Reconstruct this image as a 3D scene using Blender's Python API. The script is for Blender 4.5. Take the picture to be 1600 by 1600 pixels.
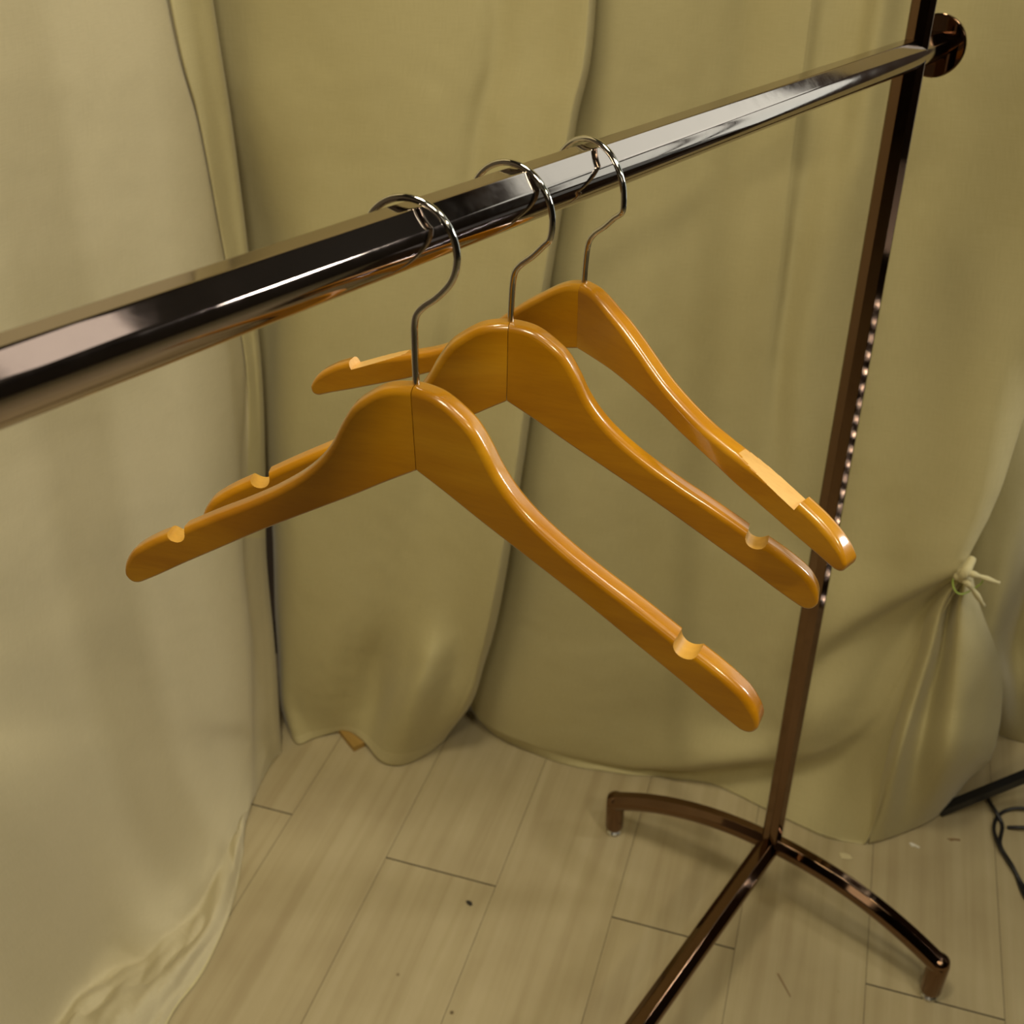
import bpy, bmesh, math, random
from mathutils import Vector, Matrix, noise
random.seed(7)
S = bpy.context.scene
COL = S.collection
for o in list(bpy.data.objects):
    bpy.data.objects.remove(o)

# ------------------------------------------------------------------ camera
PITCH, ROLL, FPX, CAMH = math.radians(33.41734969), math.radians(-0.83583755), 1700.0, 1.46
_F = Vector((0, math.cos(PITCH), -math.sin(PITCH)))
_U0 = Vector((0, math.sin(PITCH), math.cos(PITCH)))
_R0 = Vector((1, 0, 0))
CR = _R0 * math.cos(ROLL) + _U0 * math.sin(ROLL)
CU = -_R0 * math.sin(ROLL) + _U0 * math.cos(ROLL)
CP = Vector((0, 0, CAMH))
cam_d = bpy.data.cameras.new('camera'); cam = bpy.data.objects.new('camera', cam_d); COL.objects.link(cam)
cam_d.sensor_width = 36; cam_d.sensor_fit = 'HORIZONTAL'; cam_d.lens = FPX / 1600 * 36
cam_d.clip_start = 0.02
cam.matrix_world = Matrix(((CR.x, CU.x, -_F.x, CP.x), (CR.y, CU.y, -_F.y, CP.y), (CR.z, CU.z, -_F.z, CP.z), (0, 0, 0, 1)))
cam_d.dof.use_dof = True; cam_d.dof.focus_distance = 0.66; cam_d.dof.aperture_fstop = 14.0
S.camera = cam

# ------------------------------------------------------------------ world, lights, exposure
S.view_settings.view_transform = 'Standard'; S.view_settings.look = 'None'
S.view_settings.gamma = 1; S.view_settings.use_curve_mapping = False
S.view_settings.exposure = 0.0
w = bpy.data.worlds.new('world'); S.world = w; w.use_nodes = True
w.node_tree.nodes['Background'].inputs[0].default_value = (1.0, 0.9, 0.75, 1)
w.node_tree.nodes['Background'].inputs[1].default_value = 0.05

def area(name, loc, target, sx, sy, power, color):
    L = bpy.data.lights.new(name, 'AREA'); L.shape = 'RECTANGLE'; L.size = sx; L.size_y = sy
    L.energy = power; L.color = color
    o = bpy.data.objects.new(name, L); COL.objects.link(o); o.location = loc
    o.rotation_euler = (Vector(target) - Vector(loc)).to_track_quat('-Z', 'Y').to_euler()
    return o
area('key_ceiling_lamp', (1.05, -0.60, 2.52), (0.3, 1.0, 0.6), 0.13, 0.13, 7.0, (1.0, 0.87, 0.60))
area('rear_ceiling_panel', (0.0, -2.2, 2.5), (0.0, 0.8, 0.9), 1.1, 0.5, 2.5, (1.0, 0.87, 0.64))
sl = area('side_fluorescent_lamp', (3.3, 0.90, 2.40), (-0.45, 1.05, 0.7), 0.35, 0.90, 12.5, (1.0, 0.95, 0.88)); sl.data.spread = math.radians(80)
area('overhead_lamp', (0.80, 0.26, 2.54), (0.80, 0.26, 0), 0.24, 0.24, 5.5, (1.0, 0.93, 0.78))
area('left_ceiling_lamp', (-0.15, 0.55, 2.54), (-0.15, 0.75, 0), 0.3, 0.3, 12.6, (1.0, 0.89, 0.66))
def spot(name, loc, target, power, color, angle, size=0.06):
    L = bpy.data.lights.new(name, 'SPOT'); L.energy = power; L.color = color; L.spot_size = math.radians(angle); L.spot_blend = 1.0; L.shadow_soft_size = size
    o = bpy.data.objects.new(name, L); COL.objects.link(o); o.location = loc
    o.rotation_euler = (Vector(target) - Vector(loc)).to_track_quat('-Z', 'Y').to_euler(); return o
spot('track_spotlight', (-0.10, -0.35, 2.5), (-0.08, 1.10, 0.28), 52, (1.0, 0.88, 0.64), 62, 0.2)

# ------------------------------------------------------------------ helpers
def ray(u, v):
    return _F + CR * ((u - 800) / FPX) - CU * ((v - 800) / FPX)
def on_floor(u, v, z=0.0):
    r = ray(u, v); return CP + r * ((z - CAMH) / r.z)
def on_plane(u, v, A, B, off=0.0):
    """point where the line of sight meets the vertical plane over A-B, moved `off` towards the room"""
    dr = Vector((B[0] - A[0], B[1] - A[1], 0)).normalized(); n = Vector((dr.y, -dr.x, 0))
    if n.dot(CP - Vector((A[0], A[1], 0))) < 0: n = -n
    a = Vector((A[0], A[1], 0)) + n * off
    r = ray(u, v); return CP + r * ((a - CP).dot(n) / r.dot(n))

def obj(name, bm_or_me, mats, parent=None, smooth=True):
    if isinstance(bm_or_me, bmesh.types.BMesh):
        me = bpy.data.meshes.new(name); bm_or_me.to_mesh(me); bm_or_me.free()
    else: me = bm_or_me
    for m_ in (mats if isinstance(mats, (list, tuple)) else [mats]): me.materials.append(m_)
    if smooth:
        for f in me.polygons: f.use_smooth = True
    o = bpy.data.objects.new(name, me); COL.objects.link(o)
    if parent: o.parent = parent
    return o
def empty(name, loc=(0, 0, 0), rot=None):
    o = bpy.data.objects.new(name, None); COL.objects.link(o); o.location = loc
    o.empty_display_size = 0.05
    if rot is not None: o.rotation_euler = rot
    return o
def tag(o, label, cat, group=None, kind=None):
    if label: o['label'] = label
    if cat: o['category'] = cat
    if group: o['group'] = group
    if kind: o['kind'] = kind
    return o
def box_bm(x0, x1, y0, y1, z0, z1, bm=None, mat=0):
    bm = bm or bmesh.new()
    vs = [bm.verts.new(p) for p in ((x0,y0,z0),(x1,y0,z0),(x1,y1,z0),(x0,y1,z0),(x0,y0,z1),(x1,y0,z1),(x1,y1,z1),(x0,y1,z1))]
    for q in ((0,3,2,1),(4,5,6,7),(0,1,5,4),(1,2,6,5),(2,3,7,6),(3,0,4,7)):
        f = bm.faces.new([vs[i] for i in q]); f.material_index = mat
    return bm
def sweep(bm, path, section, up=Vector((0, 0, 1)), caps=True, scale=None):
    """section: list of (a, b) = (side, up) offsets swept along path"""
    path = [Vector(p) for p in path]; rings = []; n = len(path)
    prev_u = up
    for i, p in enumerate(path):
        t = (path[min(i + 1, n - 1)] - path[max(i - 1, 0)]).normalized()
        uu = (prev_u - t * prev_u.dot(t))
        if uu.length < 1e-5: uu = t.orthogonal()
        uu.normalize(); sd = t.cross(uu); prev_u = uu
        k = scale[i] if scale else 1.0
        rings.append([bm.verts.new(p + sd * a * k + uu * b * k) for a, b in section])
    m = len(section)
    for i in range(n - 1):
        for j in range(m):
            bm.faces.new([rings[i][j], rings[i][(j + 1) % m], rings[i + 1][(j + 1) % m], rings[i + 1][j]])
    if caps:
        bm.faces.new(rings[0][::-1]); bm.faces.new(rings[-1])
    bmesh.ops.recalc_face_normals(bm, faces=bm.faces)
    return bm
def circ(r, n=24): return [(r * math.cos(2 * math.pi * i / n), r * math.sin(2 * math.pi * i / n)) for i in range(n)]
def tube(path, r, n=16, scale=None, up=Vector((0, 0, 1))):
    return sweep(bmesh.new(), path, circ(r, n), up, True, scale)
def catmull(pts, t):
    n = len(pts) - 1; x = max(0.0, min(1.0, t)) * n; i = min(int(x), n - 1); f = x - i
    p0 = pts[max(i - 1, 0)]; p1 = pts[i]; p2 = pts[i + 1]; p3 = pts[min(i + 2, n)]
    return 0.5 * ((2 * p1) + (p2 - p0) * f + (2 * p0 - 5 * p1 + 4 * p2 - p3) * f * f + (3 * p1 - p0 - 3 * p2 + p3) * f ** 3)
def smooth_path(pts, n):
    pts = [Vector(p) for p in pts]
    return [catmull(pts, i / (n - 1)) for i in range(n)]

# ------------------------------------------------------------------ materials
def new_mat(name):
    m = bpy.data.materials.new(name); m.use_nodes = True
    nt = m.node_tree; b = nt.nodes['Principled BSDF']; return m, nt, b
def N(nt, typ, **kw):
    n = nt.nodes.new(typ)
    for k, v in kw.items():
        if k in n.inputs: n.inputs[k].default_value = v
        else: setattr(n, k, v)
    return n
def ramp(nt, stops):
    r = nt.nodes.new('ShaderNodeValToRGB'); e = r.color_ramp.elements
    while len(e) < len(stops): e.new(0.5)
    for i, (p, c) in enumerate(stops):
        e[i].position = p; e[i].color = (*c, 1)
    return r

def mat_wood(name, seed, dark, mid, light, rough=0.17, coat=0.9, axis_scale=(1.2, 10, 9)):
    m, nt, b = new_mat(name)
    tc = N(nt, 'ShaderNodeTexCoord'); mp = N(nt, 'ShaderNodeMapping'); mp.inputs['Scale'].default_value = axis_scale
    mp.inputs['Location'].default_value = (seed * 3.1, seed * 1.7, seed * 5.3)
    mp.inputs['Rotation'].default_value = (0, 0.55, 0)
    nt.links.new(tc.outputs['Object'], mp.inputs['Vector'])
    n1 = N(nt, 'ShaderNodeTexNoise', Scale=3.0, Detail=3.0, Distortion=0.8); nt.links.new(mp.outputs[0], n1.inputs['Vector'])
    r = ramp(nt, [(0.28, dark), (0.52, mid), (0.78, light)]); nt.links.new(n1.outputs['Fac'], r.inputs[0])
    mp2 = N(nt, 'ShaderNodeMapping'); mp2.inputs['Scale'].default_value = (40, 600, 600); mp2.inputs['Rotation'].default_value = (0, 0.55, 0)
    nt.links.new(tc.outputs['Object'], mp2.inputs['Vector'])
    n2 = N(nt, 'ShaderNodeTexNoise', Scale=1.0, Detail=4.0); nt.links.new(mp2.outputs[0], n2.inputs['Vector'])
    mx = N(nt, 'ShaderNodeMix', data_type='RGBA', blend_type='MULTIPLY'); mx.inputs[0].default_value = 0.17
    r2 = ramp(nt, [(0.3, (0.62, 0.55, 0.45)), (0.6, (1, 1, 1))]); nt.links.new(n2.outputs['Fac'], r2.inputs[0])
    nt.links.new(r.outputs[0], mx.inputs[6]); nt.links.new(r2.outputs[0], mx.inputs[7])
    nt.links.new(mx.outputs[2], b.inputs['Base Color'])
    b.inputs['Roughness'].default_value = rough + 0.12; b.inputs['Coat Weight'].default_value = coat
    b.inputs['Coat Roughness'].default_value = rough * 0.7
    bp = N(nt, 'ShaderNodeBump', Strength=0.04, Distance=0.001); nt.links.new(n2.outputs['Fac'], bp.inputs['Height'])
    nt.links.new(bp.outputs[0], b.inputs['Normal'])
    return m
WOOD = [mat_wood('varnished_honey_wood_%s' % n, i, (0.37, 0.145, 0.002), (0.47, 0.205, 0.003), (0.57, 0.280, 0.010)) for i, n in enumerate(('a', 'b', 'c', 'd', 'e', 'f'))]
RAW = mat_wood('bare_notch_wood', 9, (0.62, 0.36, 0.10), (0.72, 0.45, 0.15), (0.80, 0.54, 0.21), 0.35, 0.25)
RAW2 = mat_wood('thinly_varnished_notch_wood', 8, (0.46, 0.22, 0.02), (0.53, 0.28, 0.035), (0.60, 0.35, 0.06), 0.35, 0.25)

def mat_metal(name, col, rough, scratch=0.25):
    m, nt, b = new_mat(name)
    b.inputs['Metallic'].default_value = 1; b.inputs['Base Color'].default_value = (*col, 1)
    tc = N(nt, 'ShaderNodeTexCoord')
    n1 = N(nt, 'ShaderNodeTexNoise', Scale=60.0, Detail=6.0, Roughness=0.7); nt.links.new(tc.outputs['Object'], n1.inputs['Vector'])
    r = N(nt, 'ShaderNodeMapRange'); r.inputs['From Min'].default_value = 0.35; r.inputs['From Max'].default_value = 0.75
    r.inputs['To Min'].default_value = rough; r.inputs['To Max'].default_value = rough + scratch * 0.3
    nt.links.new(n1.outputs['Fac'], r.inputs['Value']); nt.links.new(r.outputs[0], b.inputs['Roughness'])
    return m
M_RAIL = mat_metal('smoked_chrome', (0.42, 0.35, 0.31), 0.045)
M_POST = mat_metal('bronze_chrome', (0.19, 0.115, 0.07), 0.035)
M_HOOK = mat_metal('polished_steel', (0.62, 0.60, 0.56), 0.06)
M_GLIDE = mat_metal('glide_steel', (0.75, 0.75, 0.73), 0.25)

def mat_plain(name, col, rough=0.5, spec=0.5):
    m, nt, b = new_mat(name); b.inputs['Base Color'].default_value = (*col, 1); b.inputs['Roughness'].default_value = rough
    b.inputs['Specular IOR Level'].default_value = spec
    return m

def mat_cloth(name, c1, c2):
    m, nt, b = new_mat(name)
    tc = N(nt, 'ShaderNodeTexCoord')
    n1 = N(nt, 'ShaderNodeTexNoise', Scale=3.5, Detail=3.0); nt.links.new(tc.outputs['Object'], n1.inputs['Vector'])
    r = ramp(nt, [(0.3, c1), (0.7, c2)]); nt.links.new(n1.outputs['Fac'], r.inputs[0])
    # woven threads, in the cloth's own UV space
    w1 = N(nt, 'ShaderNodeTexNoise', Scale=1.0, Detail=1.0); mp = N(nt, 'ShaderNodeMapping'); mp.inputs['Scale'].default_value = (900, 40, 1)
    nt.links.new(tc.outputs['UV'], mp.inputs['Vector']); nt.links.new(mp.outputs[0], w1.inputs['Vector'])
    w2 = N(nt, 'ShaderNodeTexNoise', Scale=1.0, Detail=1.0); mp2 = N(nt, 'ShaderNodeMapping'); mp2.inputs['Scale'].default_value = (40, 900, 1)
    nt.links.new(tc.outputs['UV'], mp2.inputs['Vector']); nt.links.new(mp2.outputs[0], w2.inputs['Vector'])
    ad = N(nt, 'ShaderNodeMath', operation='ADD'); nt.links.new(w1.outputs['Fac'], ad.inputs[0]); nt.links.new(w2.outputs['Fac'], ad.inputs[1])
    rr = ramp(nt, [(0.35, (0.93, 0.925, 0.90)), (0.65, (1.0, 1.0, 1.0))])
    hf = N(nt, 'ShaderNodeMath', operation='MULTIPLY'); hf.inputs[1].default_value = 0.5
    nt.links.new(ad.outputs[0], hf.inputs[0]); nt.links.new(hf.outputs[0], rr.inputs[0])
    mx = N(nt, 'ShaderNodeMix', data_type='RGBA', blend_type='MULTIPLY'); mx.inputs[0].default_value = 1
    nt.links.new(r.outputs[0], mx.inputs[6]); nt.links.new(rr.outputs[0], mx.inputs[7]); nt.links.new(mx.outputs[2], b.inputs['Base Color'])
    b.inputs['Roughness'].default_value = 0.75; b.inputs['Sheen Weight'].default_value = 0.25; b.inputs['Sheen Roughness'].default_value = 0.4
    b.inputs['Specular IOR Level'].default_value = 0.25
    # large soft creases plus thread relief
    n3 = N(nt, 'ShaderNodeTexNoise', Scale=9.0, Detail=2.0); nt.links.new(tc.outputs['Object'], n3.inputs['Vector'])
    bp = N(nt, 'ShaderNodeBump', Strength=0.25, Distance=0.006); nt.links.new(n3.outputs['Fac'], bp.inputs['Height'])
    bp2 = N(nt, 'ShaderNodeBump', Strength=0.12, Distance=0.0006); nt.links.new(ad.outputs[0], bp2.inputs['Height']); nt.links.new(bp.outputs[0], bp2.inputs['Normal'])
    nt.links.new(bp2.outputs[0], b.inputs['Normal'])
    # thin cloth lets some light through
    tr = N(nt, 'ShaderNodeBsdfTranslucent'); nt.links.new(mx.outputs[2], tr.inputs['Color'])
    ms = N(nt, 'ShaderNodeMixShader'); ms.inputs[0].default_value = 0.15
    out = nt.nodes['Material Output']
    nt.links.new(b.outputs[0], ms.inputs[1]); nt.links.new(tr.outputs[0], ms.inputs[2]); nt.links.new(ms.outputs[0], out.inputs['Surface'])
    return m
M_CLOTH = mat_cloth('cream_cotton', (0.60, 0.53, 0.275), (0.64, 0.57, 0.31))
M_CLOTH_COOL = mat_cloth('cream_cotton_cool_lit', (0.62, 0.555, 0.355), (0.66, 0.59, 0.385))  # same cream cloth, with the left side's cooler light tinted into its colour
M_HEM = mat_cloth('cream_cotton_hem', (0.66, 0.59, 0.32), (0.70, 0.63, 0.36))

def mat_floor():
    m, nt, b = new_mat('whitewashed_planks')
    tc = N(nt, 'ShaderNodeTexCoord'); at = N(nt, 'ShaderNodeAttribute'); at.attribute_name = 'plank'
    mp = N(nt, 'ShaderNodeMapping'); mp.inputs['Scale'].default_value = (45, 1.6, 1)
    ad = N(nt, 'ShaderNodeVectorMath', operation='ADD')
    nt.links.new(tc.outputs['UV'], mp.inputs['Vector']); nt.links.new(mp.outputs[0], ad.inputs[0]); nt.links.new(at.outputs['Vector'], ad.inputs[1])
    n1 = N(nt, 'ShaderNodeTexNoise', Scale=1.0, Detail=5.0, Distortion=0.4); nt.links.new(ad.outputs[0], n1.inputs['Vector'])
    r = ramp(nt, [(0.25, (0.41, 0.335, 0.19)), (0.5, (0.475, 0.40, 0.235)), (0.75, (0.53, 0.455, 0.28))]); nt.links.new(n1.outputs['Fac'], r.inputs[0])
    n2 = N(nt, 'ShaderNodeTexNoise', Scale=5.0, Detail=4.0); nt.links.new(tc.outputs['UV'], n2.inputs['Vector'])
    r2 = ramp(nt, [(0.3, (0.80, 0.77, 0.74)), (0.62, (1, 1, 1))]); nt.links.new(n2.outputs['Fac'], r2.inputs[0])
    mx = N(nt, 'ShaderNodeMix', data_type='RGBA', blend_type='MULTIPLY'); mx.inputs[0].default_value = 0.8
    nt.links.new(r.outputs[0], mx.inputs[6]); nt.links.new(r2.outputs[0], mx.inputs[7])
    # sparse dirt specks and scuffs
    v = N(nt, 'ShaderNodeTexVoronoi', Scale=9.0); v.feature = 'F1'; nt.links.new(tc.outputs['UV'], v.inputs['Vector'])
    r3 = ramp(nt, [(0.018, (0.25, 0.2, 0.14)), (0.035, (1, 1, 1))]); nt.links.new(v.outputs['Distance'], r3.inputs[0])
    n4 = N(nt, 'ShaderNodeTexNoise', Scale=3.0); nt.links.new(tc.outputs['UV'], n4.inputs['Vector'])
    r4 = ramp(nt, [(0.50, (0, 0, 0)), (0.54, (1, 1, 1))]); nt.links.new(n4.outputs['Fac'], r4.inputs[0])
    mx2 = N(nt, 'ShaderNodeMix', data_type='RGBA', blend_type='MULTIPLY'); nt.links.new(r4.outputs[0], mx2.inputs[0])
    nt.links.new(mx.outputs[2], mx2.inputs[6]); nt.links.new(r3.outputs[0], mx2.inputs[7])
    nt.links.new(mx2.outputs[2], b.inputs['Base Color'])
    b.inputs['Roughness'].default_value = 0.55; b.inputs['Specular IOR Level'].default_value = 0.35
    bp = N(nt, 'ShaderNodeBump', Strength=0.1, Distance=0.0008); nt.links.new(n1.outputs['Fac'], bp.inputs['Height']); nt.links.new(bp.outputs[0], b.inputs['Normal'])
    return m
M_FLOOR = mat_floor()
M_GAP = mat_plain('dark_joint', (0.03, 0.022, 0.015), 0.9)
def mat_wall(name, col):
    m, nt, b = new_mat(name); tc = N(nt, 'ShaderNodeTexCoord')
    n = N(nt, 'ShaderNodeTexNoise', Scale=4.0, Detail=4.0); nt.links.new(tc.outputs['Object'], n.inputs['Vector'])
    r = ramp(nt, [(0.3, tuple(c * 0.9 for c in col)), (0.7, col)]); nt.links.new(n.outputs['Fac'], r.inputs[0])
    nt.links.new(r.outputs[0], b.inputs['Base Color']); b.inputs['Roughness'].default_value = 0.85
    return m
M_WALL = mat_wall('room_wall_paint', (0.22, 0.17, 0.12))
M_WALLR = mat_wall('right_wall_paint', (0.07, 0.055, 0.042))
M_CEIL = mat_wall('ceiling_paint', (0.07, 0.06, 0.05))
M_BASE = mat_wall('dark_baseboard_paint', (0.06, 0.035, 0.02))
M_BLACK = mat_plain('black_powder_coat', (0.012, 0.012, 0.013), 0.35)
M_CABLE = mat_plain('black_rubber', (0.012, 0.012, 0.014), 0.4)
M_PAPER = mat_plain('white_paper', (0.75, 0.72, 0.62), 0.8)
M_YPAPER = mat_plain('cream_paper', (0.62, 0.55, 0.33), 0.8)
M_CHIP = mat_plain('dark_chip', (0.03, 0.025, 0.02), 0.8)
M_BAND = mat_plain('lime_elastic', (0.45, 0.62, 0.12), 0.3)
M_BLOCK = mat_wood('pine_block', 4, (0.28, 0.17, 0.035), (0.36, 0.22, 0.05), (0.42, 0.26, 0.07), 0.5, 0.0)

# ------------------------------------------------------------------ floor: planks with narrow gaps
PAZ = math.radians(18.28554848)
EA = Vector((math.sin(PAZ), math.cos(PAZ), 0)); EN = Vector((math.cos(PAZ), -math.sin(PAZ), 0))
bm = bmesh.new(); uvl = bm.loops.layers.uv.new('UVMap'); pl = bm.verts.layers.float_vector.new('plank')
LONG = 1.20; PW = 0.1905
rows = []
k0 = -22
for k in range(-22, 26):
    n0 = -0.0050 + PW * k; n1 = n0 + PW
    off = 1.0570 if (k % 2) else 1.0570 - LONG / 2
    if k == -5: off = 1.0925
    rows.append((n0, n1, off))
def plank(n0, n1, a0, a1):
    g = 0.00035; ge = 0.0011; r = random.Random(int(n0 * 1000) * 7919 + int(a0 * 1000)); rv = (r.random() * 50, r.random() * 50, 0)
    top = [(n0 + g, a0 + ge), (n1 - g, a0 + ge), (n1 - g, a1 - ge), (n0 + g, a1 - ge)]
    vt = []; vb = []
    for n_, a_ in top:
        P_ = EN * n_ + EA * a_
        v = bm.verts.new((P_.x, P_.y, 0)); v[pl] = rv; vt.append(v)
        v = bm.verts.new((P_.x, P_.y, -0.004)); v[pl] = rv; vb.append(v)
    fs = [bm.faces.new(vt)]
    for i in range(4): 
        f = bm.faces.new([vb[i], vb[(i + 1) % 4], vt[(i + 1) % 4], vt[i]]); f.material_index = 1; fs.append(f)
    for f in fs:
        for lp in f.loops:
            lp[uvl].uv = (lp.vert.co.dot(EN), lp.vert.co.dot(EA))
for n0, n1, off in rows:
    a = off - LONG * 4
    while a < 4.6:
        plank(n0, n1, a, a + LONG); a += LONG
box_bm(-4.6, 5.2, -4.6, 4.8, -0.03, -0.004, bm, 1)
bmesh.ops.recalc_face_normals(bm, faces=bm.faces)
fl = obj('floor', bm, [M_FLOOR, M_GAP], smooth=False)
tag(fl, 'whitewashed wood plank floor with dark open joints', 'floor', kind='structure')

# ------------------------------------------------------------------ room shell
def shell(name, b_, m_, label):
    o = obj(name, b_, m_, smooth=False); tag(o, label, name.split('_')[0], kind='structure'); return o
shell('wall_back', box_bm(-1.6, 4.0, 1.72, 1.82, 0, 2.6), M_WALL, 'wall hidden behind the cream curtains')
shell('wall_left', box_bm(-1.7, -1.6, -3.6, 1.82, 0, 2.6), M_WALL, 'left wall behind the curtain')
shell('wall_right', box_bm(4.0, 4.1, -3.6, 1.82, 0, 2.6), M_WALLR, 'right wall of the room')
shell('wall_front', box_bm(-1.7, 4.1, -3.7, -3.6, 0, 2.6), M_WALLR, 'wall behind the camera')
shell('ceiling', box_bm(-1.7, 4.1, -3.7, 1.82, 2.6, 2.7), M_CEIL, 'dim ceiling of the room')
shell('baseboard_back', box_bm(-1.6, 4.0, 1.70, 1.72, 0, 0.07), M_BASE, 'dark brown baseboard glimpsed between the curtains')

WX0, WX1, WZ0, WZ1 = 1.06, 3.3, 0.66, 2.42
M_PANE, nt_, b_ = new_mat('daylit_frosted_pane'); b_.inputs['Emission Color'].default_value = (0.90, 1.0, 0.94, 1); b_.inputs['Emission Strength'].default_value = 1.1
b_.inputs['Base Color'].default_value = (.6, .6, .6, 1)
wf = box_bm(WX0 - .05, WX1 + .05, 1.66, 1.715, WZ1, WZ1 + .05); box_bm(WX0 - .05, WX1 + .05, 1.66, 1.715, WZ0 - .05, WZ0, wf)
box_bm(WX0 - .05, WX0, 1.66, 1.715, WZ0, WZ1, wf); box_bm(WX1, WX1 + .05, 1.66, 1.715, WZ0, WZ1, wf); box_bm(2.17, 2.21, 1.67, 1.715, WZ0, WZ1, wf); box_bm(WX0, WX1, 1.665, 1.715, 1.47, 1.62, wf); box_bm(WX0, 1.40, 1.665, 1.715, WZ0, 1.47, wf)
win = shell('window_1', wf, M_BASE, 'frosted daylit window beyond the curtains')
pane = obj('window_pane', box_bm(1.40, WX1, 1.695, 1.71, WZ0, 1.47, box_bm(WX0, WX1, 1.695, 1.71, 1.62, WZ1)), M_PANE, win, smooth=False)

cl = empty('ceiling_light', (0.83, 0.69, 2.6)); tag(cl, 'dim square ceiling light mirrored as a pale patch at the left end of the rail', 'ceiling light')
obj('frame', box_bm(-.16, .16, -.13, .13, -.02, -.001), M_BASE, cl, smooth=False)
M_DIF, nt_, b_ = new_mat('dim_diffuser'); b_.inputs['Emission Color'].default_value = (1.0, 0.88, 0.78, 1); b_.inputs['Emission Strength'].default_value = 1.0
obj('diffuser', box_bm(-.14, .14, -.11, .11, -.026, -.02), M_DIF, cl, smooth=False)

# ------------------------------------------------------------------ curtains
def curtain_grid(bm, rows_, nu, nv, uvl, wr=0.0015, seed=0.0, mat=0, uvo=0.0, matfn=None):
    cols = len(rows_[0]); G = []
    dense = [[catmull(r, i / (nu - 1)) for i in range(nu)] for r in rows_]
    for j in range(nv):
        t = j / (nv - 1); line = []
        for i in range(nu):
            p_ = catmull([r[i] for r in dense], t)
            q = p_ * 14 + Vector((seed, seed, seed))
            dsp = noise.noise(Vector((q.x, q.y, q.z * 0.35))) * wr * 2.2 + noise.noise(q * 2.7) * wr * 0.5
            lay = max(0.0, 1 - abs(p_.z - 0.02) / 0.05) if seed == 41.0 else 0.0
            fold = (abs(noise.noise(Vector((p_.x * 24, p_.y * 13, 3.7)))) * 0.022 + noise.noise(Vector((p_.x * 60, p_.y * 35, 9.1))) * 0.003) * lay * min(1.0, max(0.0, (0.985 - t) / 0.03))
            line.append(p_ + Vector((0.15, -1, 0)) * dsp + Vector((0, 0, fold)))
        G.append(line)
    V = [[bm.verts.new(p_ if p_.z > 0.0012 else Vector((p_.x, p_.y, 0.0012))) for p_ in line] for line in G]
    ul = [0.0]
    mid = G[nv // 2]
    for i in range(1, nu): ul.append(ul[-1] + (mid[i] - mid[i - 1]).length)
    for j in range(nv - 1):
        for i in range(nu - 1):
            f = bm.faces.new([V[j][i], V[j + 1][i], V[j + 1][i + 1], V[j][i + 1]])
            f.material_index = matfn(i / nu, j / nv) if matfn else mat
            for lp, (a_, b_) in zip(f.loops, ((j, i), (j + 1, i), (j + 1, i + 1), (j, i + 1))):
                lp[uvl].uv = (ul[b_] + uvo, G[a_][b_].z)
    return V
def finish_curtain(name, bm, mats, label, group):
    o = obj(name, bm, mats)
    sd = o.modifiers.new('cloth_thickness', 'SOLIDIFY'); sd.thickness = 0.0012; sd.offset = 0
    tag(o, label, 'curtain', group); return o
def up_from(row, z, spread=1.0):
    """continue a row of cloth straight up to height z (the curtain track, above the photo)"""
    return [Vector((p_.x, p_.y, z)) for p_ in row]
GRP = 'cream curtains around the fitting corner'

# plane the middle and right curtains hang in, and the side plane of the left one
PM = ((-.3, 1.44), (.7, 1.19)); PR = ((0.0, 1.42), (1.0, 1.17)); PLF = ((-.433, 1.418), (-.65, .9))
def rowp(plane, pts, v=None):
    out = []
    for q in pts:
        if len(q) == 2: u, off = q; vv = v
        else: u, vv, off = q
        out.append(on_plane(u, vv, plane[0], plane[1], off))
    return out
def rowf(pts):
    return [on_floor(q[0], q[1], q[2] if len(q) > 2 else 0.002) for q in pts]

# --- middle curtain
mid_rows = [
 rowp(PM, [(300,-.03),(380,-.01),(470,.004),(580,.012),(690,.010),(748,.006),(780,-.004),(820,.008),(870,.018),(912,.034),(922,.030),(930,-.01)], 0),
 rowp(PM, [(330,-.05),(400,-.01),(480,.006),(580,.012),(670,.012),(722,.006),(752,-.004),(792,.008),(842,.018),(883,.034),(893,.030),(901,-.01)], 190),
 rowp(PM, [(370,-.07),(418,-.045),(480,.006),(570,.014),(650,.012),(692,.006),(724,-.002),(760,.008),(808,.018),(847,.034),(857,.030),(866,-.01)], 400),
 rowp(PM, [(395,-.06),(415,-.05),(462,.0),(545,.014),(620,.012),(660,.008),(690,-.004),(722,.004),(775,.018),(815,.032),(825,.028),(834,-.01)], 610),
 rowp(PM, [(424,-.06),(432,-.03),(462,.008),(530,.014),(590,.010),(630,.004),(660,.0),(690,.004),(745,.018),(787,.032),(797,.028),(806,-.01)], 800),
 rowp(PM, [(430,-.05),(437,-.02),(462,.008),(515,.014),(565,.008),(605,.000),(640,.008),(680,.016),(725,.016),(760,.028),(768,.022),(778,-.015)], 960),
 rowp(PM, [(435,-.05),(440,-.01),(465,.006),(510,.012),(552,-.004),(592,-.022),(632,.020),(668,.052),(712,.018),(741,.020),(750,.014),(757,-.02)], 1035),
 rowp(PM, [(438,-.05),(442,.000),(468,.004),(510,.002),(548,-.018),(588,-.022),(618,.034),(648,.062),(692,.022),(718,.012),(729,.008),(736,-.02)], 1098),
 [*rowf([(440,1112),(462,1161),(492,1153),(520,1145,.006),(545,1143,.012),(570,1160,.012),(596,1190,.004),(624,1197),(652,1188),(676,1173),(692,1158),(700,1146)])],
]
mid_rows = [up_from(mid_rows[0], 2.3), up_from(mid_rows[0], 1.7)] + mid_rows
bm = bmesh.new(); uvl = bm.loops.layers.uv.new('UVMap')
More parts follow.
